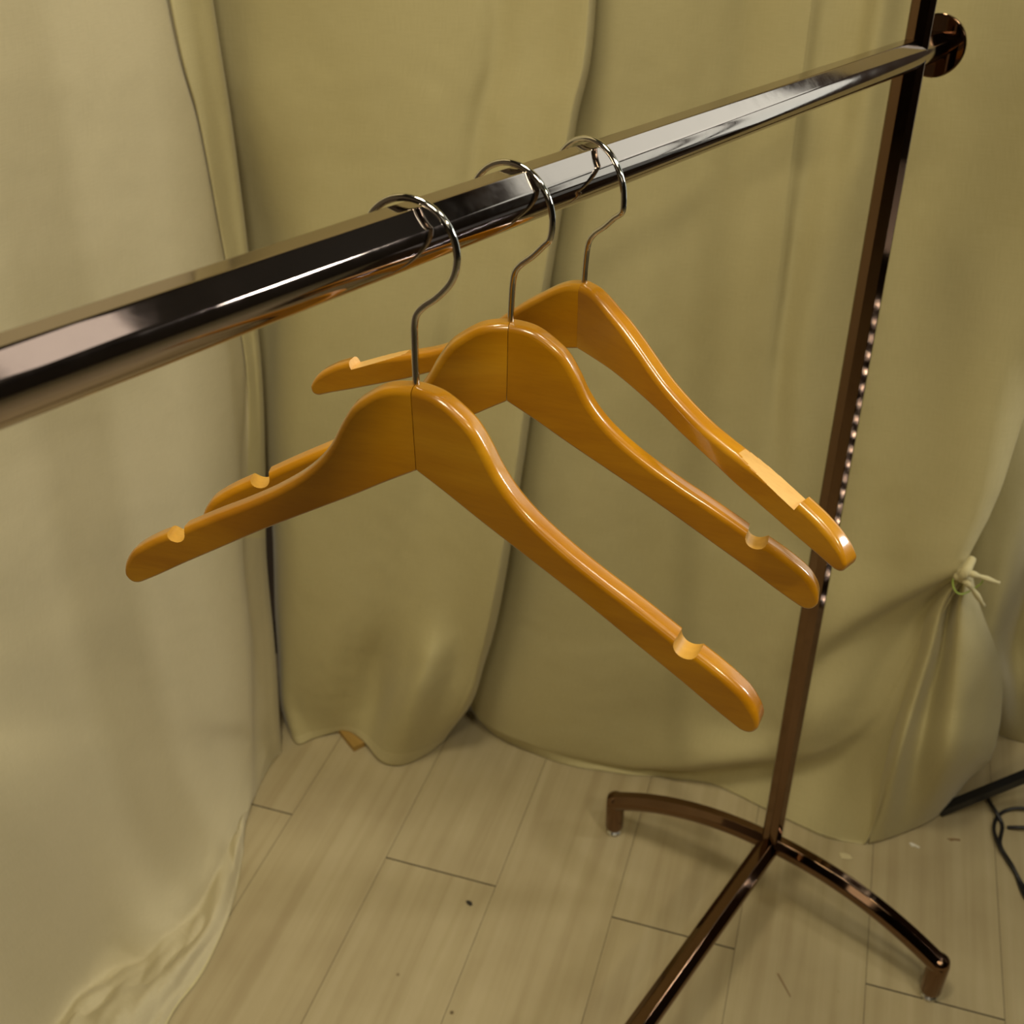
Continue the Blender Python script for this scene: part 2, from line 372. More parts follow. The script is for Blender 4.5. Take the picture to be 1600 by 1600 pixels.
curtain_grid(bm, mid_rows, 150, 190, uvl, 0.0012, 3.0, matfn=lambda a, b: 1 if b > 0.968 else 0)
finish_curtain('curtain', bm, [M_CLOTH, M_HEM], 'middle cream curtain whose pinched hem lifts off the floor over a wood block', None)

# --- right curtain, drawn aside and tied low at its edge
rr = [
 rowp(PR, [(890,.0),(925,.010),(985,.020),(1070,.012),(1150,-.006),(1225,.008),(1262,.014),(1270,.012),(1292,-.002),(1345,.004),(1380,.022),(1420,.004),(1500,.012),(1590,.018),(1680,.03)], 0),
 rowp(PR, [(850,.0),(888,.008),(950,.018),(1040,.010),(1122,-.006),(1195,.006),(1236,.014),(1246,.012),(1268,-.002),(1310,.006),(1350,.020),(1400,.002),(1490,.008),(1590,.016),(1680,.03)], 200),
 rowp(PR, [(815,-.01),(855,.004),(915,.014),(1010,.010),(1095,-.004),(1168,.004),(1210,.010),(1224,.008),(1240,-.006),(1280,.012),(1320,.012),(1390,.0),(1480,.004),(1590,.012),(1700,.03)], 400),
 rowp(PR, [(785,-.02),(822,-.004),(885,.012),(980,.010),(1065,-.004),(1140,.0),(1180,.004),(1196,.004),(1216,.0),(1250,.014),(1300,.004),(1375,-.004),(1465,.004),(1560,.024),(1618,.010)], 600),
 rowp(PR, [(765,-.03),(800,-.012),(865,.010),(950,.012),(1040,-.002),(1115,.0),(1160,.0),(1182,.004),(1210,.006),(1250,.010),(1300,.002),(1370,.004),(1440,.022),(1528,.045),(1562,.030)], 770),
 rowp(PR, [(755,-.05),(786,-.03),(850,.004),(930,.012),(1020,.002),(1100,.002),(1150,.004),(1180,.006),(1215,.008),(1255,.008),(1305,.008),(1370,.022),(1430,.045),(1490,.060),(1514,.052)], 868),
 [*rowp(PR, [(745,960,-.05),(770,965,-.03),(835,975,.0),(915,985,.012),(1005,995,.008),(1085,1005,.006),(1140,1010,.010),(1180,1010,.014),(1222,1010,.022),(1262,1000,.030),(1312,975,.038),(1378,940,.046),(1440,915,.056),(1488,897,.062),(1510,890,.056)])],
 [*rowp(PR, [(738,1010,-.05),(755,1020,-.03),(820,1030,.0),(900,1040,.014),(990,1050,.010),(1070,1060,.008),(1130,1068,.014),(1175,1075,.018),(1222,1070,.024),(1266,1052,.022),(1316,1015,.020),(1382,965,.022),(1444,928,.034),(1488,905,.048),(1510,896,.050)])],
 [*rowp(PR, [(734,1075,-.05),(748,1085,-.03),(808,1095,.004),(890,1110,.014),(985,1120,.006),(1065,1125,.010),(1125,1130,.012),(1172,1135,.018),(1222,1135,.034),(1268,1125,.048),(1320,1095,.040),(1384,1020,.016),(1440,955,.012),(1484,915,.034),(1508,900,.044)])],
 rowp(PR, [(735,1095,-.05),(752,1120,-.03),(803,1145,.004),(884,1170,.014),(975,1190,.014),(1052,1196,.026),(1112,1192,.038),(1158,1188,.040),(1212,1184,.040),(1262,1178,.038),(1318,1150,.038),(1376,1095,.034),(1436,1000,.026),(1480,926,.032),(1507,902,.046)]),
 rowp(PR, [(736,1102,-.05),(754,1128,-.03),(802,1154,.002),(882,1182,.010),(971,1199,.004),(1050,1205,.004),(1110,1204,.002),(1156,1202,.002),(1208,1200,.004),(1258,1200,.012),(1318,1190,.024),(1384,1130,.046),(1440,1004,.032),(1485,922,.036),(1504,907,.048)]),
 [*rowf([(738,1108),(757,1136),(800,1162),(880,1193),(965,1208),(1045,1216),(1105,1223),(1150,1241),(1200,1266),(1255,1292),(1300,1310)]), *rowp(PR, [(1366,1170,.060),(1430,1000,.020),(1480,930,.030),(1506,904,.044)])],
]
fl_r = rowf([(738,1108),(757,1136),(800,1162),(880,1193),(965,1208),(1045,1216),(1105,1223),(1150,1241),(1200,1266),(1255,1292),(1300,1311),(1352,1319)])
rr[-1] = fl_r + rowp(PR, [(1398,1180,.085),(1450,1010,.045),(1500,912,.050)])
rr = [up_from(rr[0], 2.3), up_from(rr[0], 1.7)] + rr
bm = bmesh.new(); uvl = bm.loops.layers.uv.new('UVMap')
curtain_grid(bm, rr, 210, 200, uvl, 0.0014, 11.0, matfn=lambda a, b: 1 if (b > 0.988 and a < 0.8) else 0)
# pleated skirt falling from the tie
sk = [
 rowp(PR, [(1494,898,.040),(1500,902,.054),(1504,903,.044),(1509,903,.056),(1514,901,.046),(1519,898,.03)]),
 rowp(PR, [(1455,.022),(1472,.046),(1484,.020),(1500,.050),(1518,.030),(1530,.0)], 945),
 rowp(PR, [(1432,.030),(1452,.060),(1470,.026),(1498,.062),(1534,.030),(1556,-.02)], 1020),
 rowp(PR, [(1408,.046),(1428,.080),(1450,.040),(1492,.080),(1534,.036),(1566,-.02)], 1100),
 rowp(PR, [(1386,.066),(1404,.100),(1432,.060),(1478,.094),(1514,.056),(1548,-.01)], 1185),
 rowf([(1357,1318),(1378,1314),(1408,1304),(1448,1286),(1478,1262),(1512,1212)]),
]
curtain_grid(bm, sk, 90, 90, uvl, 0.001, 21.0, uvo=3.0, matfn=lambda a, b: 0)
right_curtain = finish_curtain('curtain', bm, [M_CLOTH, M_HEM], 'right cream curtain gathered and knotted with a green band at its edge', None)

# --- rear curtain seen past the tied edge
bk = [
 rowp(PR, [(1440,-.10),(1500,-.08),(1560,-.07),(1590,-.09),(1610,-.12),(1630,-.11),(1650,-.10)], 380),
 rowp(PR, [(1440,-.10),(1500,-.06),(1545,-.05),(1612,-.07),(1635,-.14),(1655,-.13),(1675,-.11)], 700),
 rowp(PR, [(1440,-.10),(1500,-.05),(1545,-.04),(1588,-.06),(1615,-.17),(1645,-.15),(1670,-.12)], 880),
 rowp(PR, [(1440,-.10),(1495,-.05),(1535,-.04),(1560,-.06),(1585,-.18),(1635,-.16),(1668,-.13)], 1000),
 rowp(PR, [(1450,-.10),(1500,-.06),(1545,-.05),(1568,-.07),(1590,-.17),(1635,-.16),(1665,-.14)], 1080),
 rowf([(1468,1120),(1505,1130),(1540,1138),(1566,1150),(1600,1160),(1635,1166),(1662,1170)]),
]
bk = [up_from(bk[0], 2.3), up_from(bk[0], 1.6)] + bk
bm = bmesh.new(); uvl = bm.loops.layers.uv.new('UVMap')
curtain_grid(bm, bk, 120, 140, uvl, 0.0012, 31.0, matfn=lambda a, b: 1 if b > 0.985 else 0)
finish_curtain('curtain', bm, [M_CLOTH, M_HEM], 'rear cream curtain in shade at the right edge, behind the tied curtain', None)

# --- left curtain, puddling on the floor
lf = [
 rowp(PLF, [(-900,.05),(-520,.062),(-250,.064),(-60,.070),(90,.070),(190,.074),(250,.078),(262,.070),(270,.080),(300,.078),(326,.080),(332,.068),(328,.060)], 0),
 rowp(PLF, [(-900,.05),(-520,.060),(-250,.060),(-60,.066),(110,.065),(225,.069),(300,.072),(311,.066),(317,.074),(340,.070),(357,.072),(363,.062),(358,.052)], 200),
 rowp(PLF, [(-850,.04),(-500,.050),(-230,.050),(-50,.055),(120,.053),(250,.057),(338,.060),(347,.053),(353,.060),(370,.058),(383,.060),(388,.052),(383,.042)], 395),
 rowp(PLF, [(-800,.03),(-480,.040),(-210,.039),(-40,.044),(130,.042),(270,.045),(370,.048),(381,.042),(386,.048),(396,.045),(403,.046),(408,.038),(402,.028)], 570),
 rowp(PLF, [(-760,.02),(-460,.030),(-200,.030),(-30,.034),(140,.031),(280,.033),(362,.034),(380,.026),(390,.026),(402,.026),(409,.024),(414,.016),(408,.008)], 720),
 rowp(PLF, [(-740,.01),(-440,.022),(-190,.020),(-30,.024),(140,.020),(280,.022),(360,.024),(376,.018),(384,.006),(400,.004),(410,.002),(416,-.006),(410,-.014)], 870),
 rowp(PLF, [(-740,.01),(-440,.012),(-190,.016),(-30,.016),(140,.013),(280,.014),(370,.016),(388,.012),(396,-.002),(412,-.002),(424,-.002),(429,-.010),(423,-.018)], 1010),
 rowp(PLF, [(-720,.01),(-420,.012),(-180,.012),(-15,.016),(140,.008),(290,.010),(374,.010),(391,.008),(399,-.004),(418,-.002),(431,.0),(436,-.010),(430,-.016)], 1120),
 [*rowp(PLF, [(-720,1280,.02),(-420,1280,.018),(-180,1280,.012),(30,1250,.026),(140,1230,.010),(280,1200,.009),(372,1180,.006)]), *rowp(PLF, [(392,1180,.004),(400,1178,-.003),(420,1170,.0)]), *rowf([(437,1177),(439,1170),(432,1150)])],
 # where the hanging cloth meets the floor, then the part lying on the planks
 [*rowf([(-560,1900,.05),(-300,1760,.05),(-60,1640,.04),(118,1520,.052),(165,1490,.028),(238,1448,.034),(322,1365,.034),(384,1268,.022),(399,1236,.008),(412,1212,.004),(437,1178),(438,1174),(436,1172)])],
 [*rowf([(-500,1960,.02),(-240,1830,.02),(0,1700,.012),(128,1580,.022),(196,1530,.008),(262,1480,.008),(332,1392,.010),(376,1290,.026),(392,1256,.006),(408,1220,.003),(436,1179),(438,1175),(436,1173)])],
 [*rowf([(-450,2000,.04),(-200,1880,.035),(40,1750,.034),(160,1640,.020),(228,1560,.034),(290,1500,.026),(344,1415,.016),(376,1312,.022),(387,1276,.006),(403,1230,.003),(435,1180),(438,1176),(436,1174)])],
 [*rowf([(-420,2040,.01),(-160,1920,.01),(90,1790,.014),(190,1680,.010),(248,1590,.010),(305,1510,.006),(352,1432,.005),(378,1332,.004),(382,1296,.004),(398,1238,.003),(434,1181),(437,1177),(436,1175)])],
 [*rowf([(-400,2080,.003),(-130,1960,.003),(130,1830,.003),(222,1720,.003),(262,1598,.003),(316,1520,.003),(360,1424,.003),(379,1340),(380,1310),(394,1246),(433,1182),(437,1178),(436,1176)])],
]
# beyond the photo's left edge the cloth simply drops to the floor
for k, row in enumerate(lf[-5:]):
    for c_i, wt in ((0, 1.0), (1, 1.0), (2, 0.6)):
        q = lf[-7][c_i]; g = Vector((q.x + 0.03 + 0.035 * k, q.y - 0.015 * k, (0.05, .02, .03, .012, .003)[k]))
        row[c_i] = row[c_i].lerp(g, wt)
for c_i in (0, 1):
    q = lf[-7][c_i]; lf[-6][c_i] = Vector((q.x + 0.01, q.y, q.z * 0.5))
lf = [up_from(lf[0], 2.3), up_from(lf[0], 1.7)] + lf
bm = bmesh.new(); uvl = bm.loops.layers.uv.new('UVMap')
V1 = curtain_grid(bm, lf, 220, 330, uvl, 0.0016, 41.0, matfn=lambda a, b: 1 if (b > 0.975 or (0.632 < a < 0.93 and b < 0.45)) else 0)
finish_curtain('curtain', bm, [M_CLOTH_COOL, M_HEM], 'left cream curtain with a yellowed hem puddling on the floor', None)

# ------------------------------------------------------------------ knot and band on the right curtain
KN = on_plane(1507, 897, PR[0], PR[1], .066)
def pk(u, v, off): return on_plane(u, v, PR[0], PR[1], off)
tk = empty('knotted_tie', KN); tag(tk, 'knotted cream cloth tie with two pointed tails at the right curtain edge', 'tie')
for pts, nm in (([pk(1494,900,.064), pk(1508,908,.078), pk(1522,924,.074), pk(1537,946,.066)], 'tail'), ([pk(1500,893,.068), pk(1516,896,.078), pk(1535,902,.074), pk(1561,911,.066)], 'tail')):
    pth = smooth_path([q - KN for q in pts], 24)
    b_ = tube(pth, 0.0052, 12, scale=[1.0 + 0.15 * math.sin(i * 0.8) - 0.45 * (i / 23) for i in range(24)]); obj(nm, b_, M_HEM, tk)
b_ = tube(smooth_path([q - KN for q in (pk(1520,872,.060), pk(1513,884,.070), pk(1507,896,.078), pk(1502,906,.070))], 20), 0.0062, 12, scale=[0.8 + 0.35 * math.sin(i / 19 * math.pi) for i in range(20)])
obj('knot', b_, M_HEM, tk)
BN = pk(1511, 911, .062)
eb = bmesh.new()
ax1 = (pk(1541, 911, .062) - BN).normalized(); ax2 = Vector((0, 0, 1))
ring = [ax1 * math.cos(t) * 0.0185 + ax2 * math.sin(t) * 0.0185 + Vector((0.2, -0.8, 0)).normalized() * 0.004 * math.sin(2 * t) for t in [2 * math.pi * i / 48 for i in range(49)]]
sweep(eb, ring[:-1] + [ring[0]], circ(0.0011, 10), up=ax1.cross(ax2))
band = obj('elastic_band', eb, M_BAND); band.location = BN
tag(band, 'lime green elastic band looped behind the knotted curtain tie', 'elastic band')

# ------------------------------------------------------------------ clothes rack
MB = Vector((0.37820527, 1.07818862, 0)); P0 = Vector((0.37820527, 1.07818862, 1.253)); D = Vector((0.58299071, 0.81076833, -0.05269283)).normalized()
LAT = Vector((D.y, -D.x, 0)).normalized(); UPR = LAT.cross(D).normalized()
if UPR.z < 0: UPR = -UPR
rack = empty('clothes_rack', MB)
tag(rack, 'bronze chrome garment rack on an arched foot, holding three wooden hangers', 'clothes rack')
def flat_tube(r, flats=((-67.5, -22.5), (-22.5, 22.5), (22.5, 67.5)), soft=2.0):
    """round tube with three flat facets on its upper side; angles measured from up towards +side"""
    sec = []
    corners = [-67.5, -22.5, 22.5, 67.5]
    def P_(a_): return (r * math.sin(math.radians(a_)), r * math.cos(math.radians(a_)))
    for c0, c1 in zip(corners[:-1], corners[1:]):
        A_, B_ = P_(c0), P_(c1)
        for t in (0.05, 0.12, 0.5, 0.88, 0.95):
            sec.append((A_[0] + (B_[0] - A_[0]) * t, A_[1] + (B_[1] - A_[1]) * t))
        k = 0.994; sec.append((B_[0] * k, B_[1] * k))
    a_ = 70.0
    while a_ <= 290.0 + 1e-6:
        sec.append(P_(a_)); a_ += 5.5
    sec.append((P_(-67.5)[0] * 0.994, P_(-67.5)[1] * 0.994))
    return sec
SEC = flat_tube(0.0146)
def sec_tube(path, up, r=0.0146):
    b_ = bmesh.new(); sweep(b_, path, flat_tube(r), up, True)
    for e in b_.edges: pass
    return b_
def hard(o, ang=14):
    o.data.shade_smooth() if hasattr(o.data, 'shade_smooth') else None
    bm_ = bmesh.new(); bm_.from_mesh(o.data)
    for e in bm_.edges:
        if len(e.link_faces) == 2 and e.calc_face_angle(0) > math.radians(40): e.smooth = False
    bm_.to_mesh(o.data); bm_.free()
    wn = o.modifiers.new('face_weighted_normals', 'WEIGHTED_NORMAL'); wn.keep_sharp = True; wn.weight = 80
# rail: runs back past the left edge of the photo to the second post
RL = -1.42
b_ = sec_tube([P0 + D * s - MB for s in (RL, -1.0, -0.6, -0.2, 0.072)], UPR); rail = obj('rail', b_, M_RAIL, rack); hard(rail, 8)
def disc_cap(s, sgn):
    b_ = bmesh.new(); C_ = P0 + D * s - MB; n = 48
    prof = [(0.0, 0.0), (0.0, 0.0275), (0.0012, 0.0293), (0.0040, 0.0293), (0.0055, 0.0275), (0.006, 0.0)]
    rings = []
    for h, r in prof:
        c = C_ + D * sgn * h
        rings.append([b_.verts.new(c + (LAT * math.cos(2 * math.pi * i / n) + UPR * math.sin(2 * math.pi * i / n)) * max(r, 1e-4)) for i in range(n)])
    for a_, c_ in zip(rings[:-1], rings[1:]):
        for i in range(n): b_.faces.new([a_[i], a_[(i + 1) % n], c_[(i + 1) % n], c_[i]])
    bmesh.ops.recalc_face_normals(b_, faces=b_.faces)
    o = obj('end_cap', b_, M_POST, rack); hard(o, 30)
disc_cap(0.072, 1)
disc_cap(RL, -1)
# posts: lower sleeve, slimmer upper tube
TOWARD = Vector((math.sin(math.radians(193)), math.cos(math.radians(193)), 0))
SHIFT = Vector((0.94, -0.33, 0)) * 0.003
def post_at(base, ztop_lower, ztop_upper):
    b_ = sec_tube([base + Vector((0, 0, z)) for z in (0.150, 0.6, ztop_lower)], TOWARD, 0.0142); o = obj('post', b_, M_POST, rack); hard(o, 8)
    b_ = sec_tube([base + SHIFT + Vector((0, 0, z)) for z in (ztop_lower - 0.09, ztop_upper)], TOWARD, 0.0112); o = obj('upper_post', b_, M_POST, rack); hard(o, 8)
post_at(Vector((0, 0, 0)), 1.252, 1.60)
OTHER = Vector((math.sin(math.radians(218.3)), math.cos(math.radians(218.3)), 0)) * 1.36; FAR = P0 + D * (-1.36) - MB
b_ = sec_tube([OTHER + Vector((0, 0, .15)), (OTHER + Vector((0, 0, .15))).lerp(FAR, .5), FAR + Vector((0, 0, .3))], TOWARD, 0.0142); o = obj('post', b_, M_POST, rack); hard(o, 8)
# arched feet across the rail
LD = Vector((math.sin(math.radians(125.417)), math.cos(math.radians(125.417)), 0))
def arch_pt(u): return Vector((LD.x * u, LD.y * u, 0.1545 - 0.0885 * (abs(u) / 0.277) ** 2.15))
def feet_at(base):
    us = [-0.268 + 0.536 * i / 40 for i in range(41)]
    b_ = sec_tube([base + arch_pt(u) for u in us], Vector((0, 0, 1)), 0.0152); o = obj('arched_foot', b_, M_POST, rack); hard(o, 8)
    for sg in (-1, 1):
        q = base + LD * (0.2635 * sg); zt = arch_pt(0.2635).z
        pr = [(0.012, 0.0), (0.012, 0.0100), (0.0145, 0.0142), (0.019, 0.0152), (zt, 0.0152), (zt + 0.010, 0.0135), (zt + 0.0145, 0.0085), (zt + 0.0155, 0.0)]
        b_ = bmesh.new(); rings = []
        for z, r in pr: rings.append([b_.verts.new((q.x + max(r, 1e-4) * math.cos(t), q.y + max(r, 1e-4) * math.sin(t), z)) for t in [2 * math.pi * i / 28 for i in range(28)]])
        for a_, c_ in zip(rings[:-1], rings[1:]):
            for i in range(28): b_.faces.new([a_[i], a_[(i + 1) % 28], c_[(i + 1) % 28], c_[i]])
        bmesh.ops.recalc_face_normals(b_, faces=b_.faces)
        obj('foot_end', b_, M_POST, rack)
        b_ = bmesh.new(); rings = []
        for z, r in ((0.0002, 0.0), (0.0002, 0.0115), (0.003, 0.0125), (0.006, 0.0115), (0.0075, 0.005), (0.0125, 0.004), (0.0125, 0.0)):
            rings.append([b_.verts.new((q.x + max(r, 1e-4) * math.cos(t), q.y + max(r, 1e-4) * math.sin(t), z)) for t in [2 * math.pi * i / 24 for i in range(24)]])
        for a_, c_ in zip(rings[:-1], rings[1:]):
            for i in range(24): b_.faces.new([a_[i], a_[(i + 1) % 24], c_[(i + 1) % 24], c_[i]])
        bmesh.ops.recalc_face_normals(b_, faces=b_.faces)
        o = obj('glide', b_, M_GLIDE, rack); o['label'] = 'silver adjustable glide'
feet_at(Vector((0, 0, 0))); feet_at(OTHER)
b_ = sec_tube([Vector((0, 0, 0.150)), OTHER * 0.33 + Vector((0, 0, 0.151)), OTHER * 0.66 + Vector((0, 0, 0.151)), OTHER + Vector((0, 0, 0.150))], Vector((0, 0, 1)), 0.0165)
o = obj('base_bar', b_, M_POST, rack); hard(o, 8)

# ------------------------------------------------------------------ hangers
AZ = math.atan2(D.x, D.y) + math.pi / 2
def hframe(s, yaw, tilt, lean, L, u=0.0):
    x = Vector((math.sin(yaw), math.cos(yaw), 0)); z = Vector((0, 0, 1)); y = z.cross(x)
    x2 = x * math.cos(tilt) - z * math.sin(tilt); z2 = x2.cross(y)
    y2 = y * math.cos(lean) + z2 * math.sin(lean); z3 = z2 * math.cos(lean) - y * math.sin(lean)
    return x2, y2, z3, P0 + D * s - z3 * L + x2 * u
def resample(pts, closed=False, step=1.6):
    out = []
    for a_, b_ in zip(pts[:-1], pts[1:]):
        n = max(1, int((b_[0] - a_[0]).length / step))
        for i in range(n):
            t = i / n; out.append((a_[0].lerp(b_[0], t), a_[1] + (b_[1] - a_[1]) * t, b_[2]))
    out.append(pts[-1]); return out
def arm_mesh(top, bottom, notch, thick, h, notch_raw, edge=4.2):
    """outline in millimetres in the arm's own plane; top/bottom run from the centre to the tip"""
    def crm(P, n): 
        v = [Vector((a_, b_, 0)) for a_, b_ in P]; return [catmull(v, i / (n - 1)) for i in range(n)]
    seg = []                                           # (point, edge rounding in mm, depth below the uncut edge or None)
    i0, i1 = notch
    A = crm(top[:i0 + 1], 64); B = crm(top[i1:], 50)
    Nn = [Vector((a_, b_, 0)) for a_, b_ in top[i0:i1 + 1]]
    if len(Nn) > 3:
        c_ = (Nn[0] + Nn[-1]) / 2; hw = (Nn[-1] - Nn[0]).length / 2; d_ = (Nn[-1] - Nn[0]).normalized(); n_ = Vector((d_.y, -d_.x, 0))
        if n_.y > 0: n_ = -n_
        Nn = [Nn[0]] + [c_ - d_ * math.cos(math.radians(t)) * (hw - 0.1) + n_ * (0.6 + math.sin(math.radians(t)) * 6.6) for t in range(6, 175, 8)] + [Nn[-1]]
    else: Nn = [Nn[0].lerp(Nn[1], t / 26) for t in range(26)] + [Nn[1]] + [Nn[2]]
    ld = (Nn[-1] - Nn[0]).normalized(); ln = Vector((-ld.y, ld.x, 0))
    if ln.y > 0: ln = -ln
    groups = []
    for q in A: seg.append((q, edge, None))
    groups.append(len(seg))
    for q in Nn[1:-1]: seg.append((q, edge, max(0.0, (q - Nn[0]).dot(ln))))
    groups.append(len(seg))
    Bt = crm(bottom, 90); corner = Bt[0]
    Bk = [q for q in B if (q - corner).length > 6.5]; Tk = [q for q in Bt if (q - corner).length > 6.5]
    arc = [Bk[-1] * (1 - t) ** 2 + corner * 2 * t * (1 - t) + Tk[0] * t * t for t in [k / 11 for k in range(1, 11)]]
    nb = len(Bk)
    for i, q in enumerate(Bk):
        k = min(1.0, max(0.0, (nb - 1 - i) / 12.0)); seg.append((q, edge * k + 1.9 * (1 - k), None))
    for q in arc: seg.append((q, 1.9, None))
    for i, q in enumerate(Tk): seg.append((q, 1.9 - 0.4 * min(1, i / 8), None))
    groups.append(len(seg))
    pts = [s_[0] for s_ in seg]; n = len(pts); starts = [0] + groups[:-1]
    area_ = sum(pts[i].x * pts[(i + 1) % n].y - pts[(i + 1) % n].x * pts[i].y for i in range(n))
    nrm = []
    for g0, g1 in zip(starts, groups):
        for i in range(g0, g1):
            t = (pts[min(i + 1, g1 - 1)] - pts[max(i - 1, g0)]).normalized(); v = Vector((-t.y, t.x, 0))
            nrm.append(-v if area_ < 0 else v)
    nrm[0] = Vector((0.0, -1.0, 0)); nrm[-1] = Vector((0.0, 1.0, 0))
    bm = bmesh.new(); rings = []; K = 6; cuts = []
    levels = [(math.pi / 2 * k / K) for k in range(K + 1)]
    prof = [('f', a_) for a_ in levels] + [('b', a_) for a_ in reversed(levels)]
    for side, a_ in prof:
        ring = []; cut = []
        for i in range(n):
            e_ = seg[i][1]; ins = e_ * (1 - math.sin(a_)); dep = e_ * (1 - math.cos(a_)); c_ = False
            if seg[i][2] is not None:
                c_ = ins <= seg[i][2] + 1e-6; q = pts[i] + ln * max(0.0, ins - seg[i][2])
            else: q = pts[i] + nrm[i] * ins
            y = -thick / 2 + dep if side == 'f' else thick / 2 - dep
            ring.append(bm.verts.new((q.x / 1000, y / 1000, q.y / 1000))); cut.append(c_)
        rings.append(ring); cuts.append(cut)
    for (r0, c0), (r1, c1) in zip(list(zip(rings, cuts))[:-1], list(zip(rings, cuts))[1:]):
        for i in range(n):
            j = (i + 1) % n
            f = bm.faces.new([r0[i], r0[j], r1[j], r1[i]]); f.smooth = True
            in_notch = seg[i][2] is not None or seg[j][2] is not None
            if in_notch and (c0[i] or c0[j]) and (c1[i] or c1[j]): f.material_index = 1
    f0 = bm.faces.new(rings[0][::-1]); f1 = bm.faces.new(rings[-1])
    bmesh.ops.recalc_face_normals(bm, faces=bm.faces)
    # keep notch lips and the joint crisp
    for e in bm.edges:
        if len(e.link_faces) == 2 and e.calc_face_angle(0) > math.radians(40): e.smooth = False
    bmesh.ops.triangulate(bm, faces=[f0, f1], quad_method='BEAUTY', ngon_method='BEAUTY')
    for f in bm.faces: f.smooth = True
    return bm
TOP1 = [(-0.0,-0.6),(9,-1.2),(17,-3.4),(26,-8.9),(34,-15.8),(41,-26.5),(47.5,-38.5),(56.5,-50.3),(69,-61.8),(87,-74.2),(106,-85.2),(126,-95.8),(146.2,-107.2),
        (148.0,-112.4),(151.0,-116.8),(155.0,-116.6),(158.2,-113.2),
        (168,-118.6),(177.5,-124.7),(185.2,-131.0),(190.6,-138.9),(192.6,-147.2),(190.2,-155.2)]
BOT1 = [(190.2,-155.2),(186.8,-154.6),(172,-146.2),(150,-132.6),(127.4,-119.2),(96,-100.6),(66,-84.0),(40,-69.8),(18.2,-57.4),(0.0,-47.8)]
TOP3 = [(0,-1.0),(9,-2.2),(17,-5.6),(25.5,-11.0),(35.5,-17.4),(47.1,-26.2),(58.3,-35.4),(69.4,-43.8),(84,-52.4),(99,-59.6),(112,-64.2),(122,-67.2),
        (163.0,-85.0),(165.4,-79.8),
        (172,-82.6),(179.5,-86.2),(189.4,-92.6),(195.6,-99.8),(199.2,-108.0),(198.4,-111.6)]
BOT3 = [(198.4,-111.6),(194,-111.2),(180,-105.8),(164,-100.2),(140,-91.4),(123,-85.2),(107.7,-78.6),(84,-69.0),(60,-58.2),(30,-47.6),(0,-41.8)]

def hook_mesh(r, cz, cx, lead, a0, wire=0.00178):
    """stem up, jog sideways, then most of a circle; all in the x-z plane (lead in mm)"""
    C_ = Vector((cx, 0, cz)); pts = [Vector((a_ / 1000, 0, b_ / 1000)) for a_, b_ in lead]
    for k in range(3):
        t = math.radians(a0 + k * 12); pts.append(C_ + Vector((math.cos(t) * r, 0, math.sin(t) * r)))
    path = smooth_path(pts, 110)
    for i in range(1, 90):
        t = math.radians(a0 + 24 + i * ((190.0 - a0 - 24) / 90)); path.append(C_ + Vector((math.cos(t) * r, 0, math.sin(t) * r)))
    ded = [path[0]]
    for q in path[1:]:
        if (q - ded[-1]).length > 6e-4: ded.append(q)
    n = len(ded); sc = [1.0] * n; sc[-1] = 0.35; sc[-2] = 0.8
    return sweep(bmesh.new(), ded, circ(wire, 14), Vector((0, 1, 0)), True, sc)

def frame_matrix(x, y, z, o):
    return Matrix(((x.x, y.x, z.x, o.x), (x.y, y.y, z.y, o.y), (x.z, y.z, z.z, o.z), (0, 0, 0, 1)))

def hanger(fr, W, B, top, bot, notch, thick, raw, hook, mats, label, seam):
    x, y, z, o = fr
    e = empty('clothes_hanger'); e.matrix_world = frame_matrix(x, y, z, o)
    tag(e, label, 'hanger', 'wooden clothes hangers hooked over the chrome rail')
    tl = math.hypot(W, B)
    half = math.atan2(-B, W)                     # how far each arm swings forward
    for side, mt in ((-1, mats[0]), (1, mats[1])):
        bm = arm_mesh(top, bot, notch, thick, 0, raw)
        # mitre the joint: the arm's plane swings about the vertical joint line
        fwd = y * -1
        for v in bm.verts:
            a_, b_, c_ = v.co
            # shear near the joint so the two arms meet on the centre plane
            k = b_ * math.tan(half)
            a2 = a_ - k * max(0.0, 1 - a_ / 0.03) if a_ < 0.03 else a_
            px = side * (a2 * math.cos(half)) - side * b_ * (-math.sin(half)) * 0
            X = side * (a2 * math.cos(half) + b_ * math.sin(half))
            Y = a2 * (-math.sin(half)) + b_ * math.cos(half)
            v.co = Vector((X, Y, c_))
        for v in bm.verts:
            if side * v.co.x < seam: v.co.x = side * seam
        if side < 0: bmesh.ops.reverse_faces(bm, faces=bm.faces)
        bmesh.ops.recalc_face_normals(bm, faces=bm.faces)
        ao = obj('arm', bm, [mt, raw], e, smooth=True)
        wn = ao.modifiers.new('face_weighted_normals', 'WEIGHTED_NORMAL'); wn.keep_sharp = True; wn.weight = 90
    yaw, lean, r, cz, cx, lead, a0 = hook
    hk = obj('hook', hook_mesh(r, cz, cx, lead, a0), M_HOOK, e)
    hx = Vector((math.sin(yaw), math.cos(yaw), 0)); hy = Vector((0, 0, 1)).cross(hx)
    hz_ = Vector((0, 0, 1)) * math.cos(lean) + hy * math.sin(lean); hy2 = hz_.cross(hx)
    M_ = frame_matrix(hx, hy2, hz_, o + z * 0.0)
    hk.matrix_parent_inverse = Matrix(); hk.matrix_local = e.matrix_world.inverted() @ M_
    hk['label'] = 'bare steel wire hook'
    return e
FR1 = hframe(-0.728855842, 1.93665582, 0.00193583, 0, 0.0751165496)
FR2 = hframe(-0.63991654, 1.7644342, 0.03400697, 0.00368301, 0.06938295, -0.00227762)
FR3 = hframe(-0.57139616, 2.17051416, 0.00427772, 0, 0.06475303)
